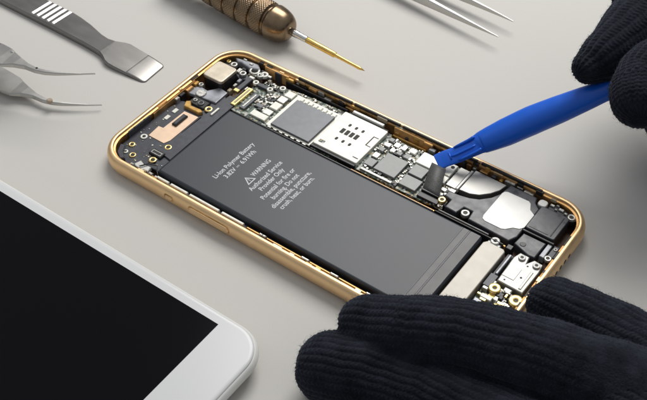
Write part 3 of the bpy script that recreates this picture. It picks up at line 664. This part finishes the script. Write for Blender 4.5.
# centreline (mm), width, thickness
tl = [((89.2, 57.2, 6.1), 5.0, .5), ((90.2, 58.5, 6.6), 5.3, .8), ((91.6, 60.0, 7.3), 5.4, 1.3), ((93.4, 61.7, 8.2), 5.4, 1.6), ((96.8, 64.9, 10.6), 5.8, 2.3), ((98.0, 66.6, 11.5), 6.5, 3.5), ((99.2, 67.9, 12.3), 7.3, 4.6),
      ((103.7, 71.7, 15.5), 8.6, 6.0), ((109.3, 76.2, 19.8), 8.9, 6.6), ((115.2, 80.5, 24.0), 8.3, 6.6), ((120.9, 84.3, 28.3), 7.2, 6.2), ((125.8, 87.6, 32.0), 6.2, 5.6), ((132.8, 92.2, 37.0), 6.0, 5.4), ((146, 101, 46.6), 6.0, 5.0), ((158, 109, 55), 5.0, 3.0)]
rings = []; NS = 28
cum = [Vector(p[0]) for p in tl]
def interp(u_):
    i = min(len(tl)-2, int(u_)); f_ = u_-i
    p0, p1, p2, p3 = cum[max(0, i-1)], cum[i], cum[i+1], cum[min(len(cum)-1, i+2)]
    p = .5*((2*p1)+(-p0+p2)*f_+(2*p0-5*p1+4*p2-p3)*f_**2+(-p0+3*p1-3*p2+p3)*f_**3)
    return p, tl[i][1]*(1-f_)+tl[i+1][1]*f_, tl[i][2]*(1-f_)+tl[i+1][2]*f_
view = (CAM-Vector((105, 72, 15))).normalized()
nU = 84
for k in range(nU+1):
    u_ = k/nU*(len(tl)-1)*.9999; p, wd, th_ = interp(u_); p2, _, _ = interp(min(u_+.05, len(tl)-1.001)); p1, _, _ = interp(max(u_-.05, 0))
    T_ = (p2-p1).normalized()
    up_ = (Vector((0.12, -0.42, 0.9))); Nn = (up_-T_*up_.dot(T_)).normalized(); B_ = T_.cross(Nn)
    ring_ = []
    ex = 2/2.3
    for i in range(NS):
        a = 2*math.pi*i/NS; ca, sa = math.cos(a), math.sin(a)
        xx = wd/2*math.copysign(abs(ca)**ex, ca); yy = th_/2*math.copysign(abs(sa)**ex, sa)
        if th_ > 3 and sa > 0: yy *= 1.0+.12*(1-abs(ca))
        ring_.append(tuple(p+B_*xx+Nn*yy))
    rings.append(ring_)
b = MB(); b.ring_loft(rings, smooth=True); body = b.build('tool_body', M['blue'], bt)
# raised rib and side rails of the blade recess
def on_tool(u_, off, h):
    p, wd, th_ = interp(u_); p2, _, _ = interp(u_+.05); T_ = (p2-p).normalized(); up_ = Vector((0.12, -0.42, 0.9)); Nn = (up_-T_*up_.dot(T_)).normalized(); B_ = T_.cross(Nn)
    return p+B_*off+Nn*(th_/2+h)
b = MB(); b.tube([on_tool(2.4+i*.28, .2, -.02) for i in range(8)], [.2, .42, .45, .45, .45, .45, .42, .2], 10); b.build('rib', M['blue'], body)
for sg in (-1, 1):
    b = MB(); b.tube([on_tool(3.0+i*.3, sg*2.25, .0) for i in range(7)], [.25, .4, .45, .5, .5, .5, .4], 8); b.build('side_rail', M['blue'], body)
b = MB(); b.tube([on_tool(2.2, -1.2, .0), on_tool(2.3, 1.2, .0)], [.25, .25], 8); b.build('rib', M['blue'], body)

# ================================================================== GLOVED HANDS
def glove(name, label, cat, bones, loc, vox=.25, seed=3, fibres=90000):
    """bones: list of chains, each a list of (x,y,z,r)"""
    root = thing(name, label, cat, loc, None)
    q = MB()
    for ch in bones:
        pts = []; rad = []
        P_ = [Vector(c[:3]) for c in ch]; Rr = [c[3] for c in ch]
        # smooth path
        for i in range(len(P_)-1):
            p0, p1, p2, p3 = P_[max(0, i-1)], P_[i], P_[i+1], P_[min(len(P_)-1, i+2)]
            for k in range(8):
                f_ = k/8
                pts.append(.5*((2*p1)+(-p0+p2)*f_+(2*p0-5*p1+4*p2-p3)*f_**2+(-p0+3*p1-3*p2+p3)*f_**3)); rad.append(Rr[i]*(1-f_)+Rr[i+1]*f_)
        pts.append(P_[-1]); rad.append(Rr[-1])
        # round ends
        T_ = (pts[0]-pts[1]).normalized(); pre = []; prr = []
        for k in range(1, 7):
            a = math.pi/2*k/6; pre.append(pts[0]+T_*rad[0]*math.sin(a)*.95); prr.append(max(.05, rad[0]*math.cos(a)))
        T2 = (pts[-1]-pts[-2]).normalized(); post = []; por = []
        for k in range(1, 7):
            a = math.pi/2*k/6; post.append(pts[-1]+T2*rad[-1]*math.sin(a)*.95); por.append(max(.05, rad[-1]*math.cos(a)))
        q.tube(pre[::-1]+pts+post, prr[::-1]+rad+por, 28)
    o = q.build(name+'_glove', M['wool'], None)
    md = o.modifiers.new('r', 'REMESH'); md.mode = 'VOXEL'; md.voxel_size = vox*S*2; md.adaptivity = 0
    s2 = o.modifiers.new('s', 'SMOOTH'); s2.factor = .6; s2.iterations = 10
    sb_ = o.modifiers.new('d', 'SUBSURF'); sb_.levels = 1; sb_.render_levels = 1
    dg = bpy.context.evaluated_depsgraph_get(); dg.update()
    me = bpy.data.meshes.new_from_object(o.evaluated_get(dg)); bpy.data.objects.remove(o)
    n = len(me.vertices); co = np.empty(n*3, np.float32); me.vertices.foreach_get('co', co); co = co.reshape(-1, 3)/S
    no = np.empty(n*3, np.float32); me.vertices.foreach_get('normal', no); no = no.reshape(-1, 3)
    best = np.full(n, 1e9); phi = np.zeros(n); along = np.zeros(n); rad_ = np.ones(n)
    for ci, ch in enumerate(bones):
        acc = 0
        for i in range(len(ch)-1):
            a = np.array(ch[i][:3]); c = np.array(ch[i+1][:3]); ra, rc = ch[i][3], ch[i+1][3]
            d_ = c-a; Ld = np.linalg.norm(d_); d_ = d_/Ld
            w_ = co-a; tt = w_@d_; tc_ = np.clip(tt, 0, Ld); rr_ = ra+(rc-ra)*tc_/Ld
            pr_ = a+d_*tc_[:, None]; df = co-pr_; ds = np.linalg.norm(df, axis=1)-rr_
            A = np.cross(d_, [0, 0, 1.0]); A /= np.linalg.norm(A); Bv = np.cross(A, d_)
            mk = ds < best
            best[mk] = ds[mk]
            phi[mk] = np.arctan2((df@A)[mk], -(df@Bv)[mk] * -1)
            along[mk] = (acc+tt)[mk]; rad_[mk] = ch[0][3]*1.0
            acc += Ld
    phi = phi+.012*np.sin(along*.21+co[:, 2]*.15)+.01*np.sin(along*.53+co[:, 0]*.3)
    nr = np.round(2*math.pi*rad_/2.0)
    ph_ = phi*nr
    rib = np.abs(np.cos(ph_/2))**.8
    colm = ph_/(2*math.pi)
    v_ = along/1.15+np.abs((colm % 1)-.5)*1.1
    st_ = .5+.5*np.cos(2*math.pi*v_)
    rng = np.random.default_rng(seed)
    # low frequency wrinkles
    lf = np.zeros(n)
    for k in range(10):
        kv = rng.normal(size=3)*.16; lf += np.sin(co@kv+rng.uniform(0, 6.28))*.14
    for k in range(12):
        kv = rng.normal(size=3)*.7; lf += np.sin(co@kv+rng.uniform(0, 6.28))*.02
    jit = rng.normal(size=n)*.05
    amp = .88+.12*np.sin(co@rng.normal(size=3)*.3+1)
    fade = np.clip((62-along)/30, .12, 1)
    amp = amp*fade
    disp = -.38*fade+.46*amp*rib*(.72+.28*st_)+.09*st_*amp+lf+jit
    co2 = co+no*disp[:, None].astype(np.float32)
    me.vertices.foreach_set('co', (co2*S).ravel()); me.polygons.foreach_set('use_smooth', [True]*len(me.polygons)); me.update()
    me.materials.clear(); me.materials.append(M['wool'])
    g = bpy.data.objects.new('knitted_glove', me); C.objects.link(g); adopt(g, root)
    # loose wool fibres
    idx = rng.integers(0, n, fibres); base_ = co2[idx]; nn = no[idx]
    tg = rng.normal(size=(fibres, 3)); tg -= (tg*nn).sum(1)[:, None]*nn; tg /= np.linalg.norm(tg, axis=1)[:, None]+1e-6
    ln = (.3+rng.exponential(.38, fibres).clip(0, 1.7))[:, None]; lean = rng.uniform(.25, 1.1, fibres)[:, None]
    dirv = nn+tg*1.7*lean; dirv /= np.linalg.norm(dirv, axis=1)[:, None]
    sd_ = np.cross(dirv, rng.normal(size=(fibres, 3))); sd_ /= np.linalg.norm(sd_, axis=1)[:, None]+1e-6
    wv = .022
    mid_ = base_+dirv*ln*.5+nn*ln*.1; end = base_+dirv*ln+tg*ln*.25-nn*ln*.12
    V = np.stack([base_-sd_*wv, base_+sd_*wv, mid_+sd_*wv*.9, mid_-sd_*wv*.9, end], 1).reshape(-1, 3)
    F = []
    for k in range(fibres):
        s0 = k*5; F.append((s0, s0+1, s0+2, s0+3)); F.append((s0+3, s0+2, s0+4))
    fm = bpy.data.meshes.new('wool_fibres'); fm.from_pydata((V*S).tolist(), [], F); fm.materials.append(M['fibre'])
    fo = bpy.data.objects.new('wool_fibres', fm); C.objects.link(fo); adopt(fo, root); fo['kind'] = 'stuff'
    return root

def U(px, py, z, r): p = unproj(px, py, z); return (p.x, p.y, p.z, r)
# steadying hand, lower right
A_ = [U(371, 327, 15.5, 8.4), U(410, 331, 19.5, 8.7), U(460, 336, 21.5, 9.0), U(525, 352, 23.5, 9.6), U(600, 380, 23, 10.6), U(690, 418, 24, 12)]
B_ = [U(331, 368, 9.8, 9.3), U(368, 374, 11, 9.4), U(420, 391, 12, 9.2), U(480, 421, 13.5, 9.6), U(560, 458, 18, 11), U(670, 480, 22, 13)]
C_ = [U(555, 306, 11, 7.6), U(590, 322, 12.5, 8.2), U(640, 348, 15, 9.0), U(700, 385, 19, 11), U(750, 440, 22, 14)]
D_ = [U(352, 446, 9, 8.0), U(390, 452, 11, 8.6), U(470, 470, 15, 9.5), U(620, 520, 19, 12)]
E_ = [U(370, 478, 8, 7.2), U(430, 492, 10, 7.8), U(520, 520, 14, 9), U(640, 550, 18, 11)]
P_ = [U(640, 420, 21, 12.5), U(690, 450, 22, 16), U(760, 500, 24, 20), U(830, 560, 27, 22)]
P2 = [U(620, 470, 19, 12), U(680, 520, 20, 15), U(760, 560, 24, 20)]
W_ = [U(800, 530, 26, 22), U(900, 600, 32, 24), U(1050, 700, 38, 30)]
h1 = glove('gloved_hand', 'hand in dark navy knitted glove steadying the opened phone with its fingertips', 'gloved hand', [A_, B_, C_, D_, E_, P_, P2, W_], (150, -5, 0))
# hand holding the tool, upper right
T1 = [U(589, 67, 38, 5.2), U(604, 57, 39, 7.9), U(628, 39, 41, 9.8), U(662, 12, 44, 12), U(720, -20, 48, 14)]
T2 = [U(650, -4, 44, 11.5), U(690, -25, 47, 13)]
F1 = [U(643, 99, 41, 8.3), U(644, 86, 42, 8.7), U(662, 70, 43, 9.4), U(690, 62, 44, 10), U(760, 40, 46, 12)]
F2 = [U(672, 120, 24, 8.6), U(700, 100, 28, 9.2), U(770, 70, 38, 12)]
F3 = [U(712, 132, 24, 8), U(740, 110, 29, 9), U(800, 80, 38, 12)]
F4 = [U(640, 30, 30, 8), U(668, 24, 36, 9), U(720, 10, 42, 11)]
PP = [U(720, 10, 46, 15), U(780, 20, 46, 20), U(860, 40, 48, 23)]
WW = [U(860, 40, 48, 23), U(960, 60, 54, 26), U(1080, 90, 60, 30)]
h2 = glove('gloved_hand', 'hand in dark knitted glove gripping the blue pry tool', 'gloved hand', [T1, T2, F1, F2, F3, F4, PP, WW], (150, 90, 0), seed=9)

scene.render.engine = 'CYCLES'
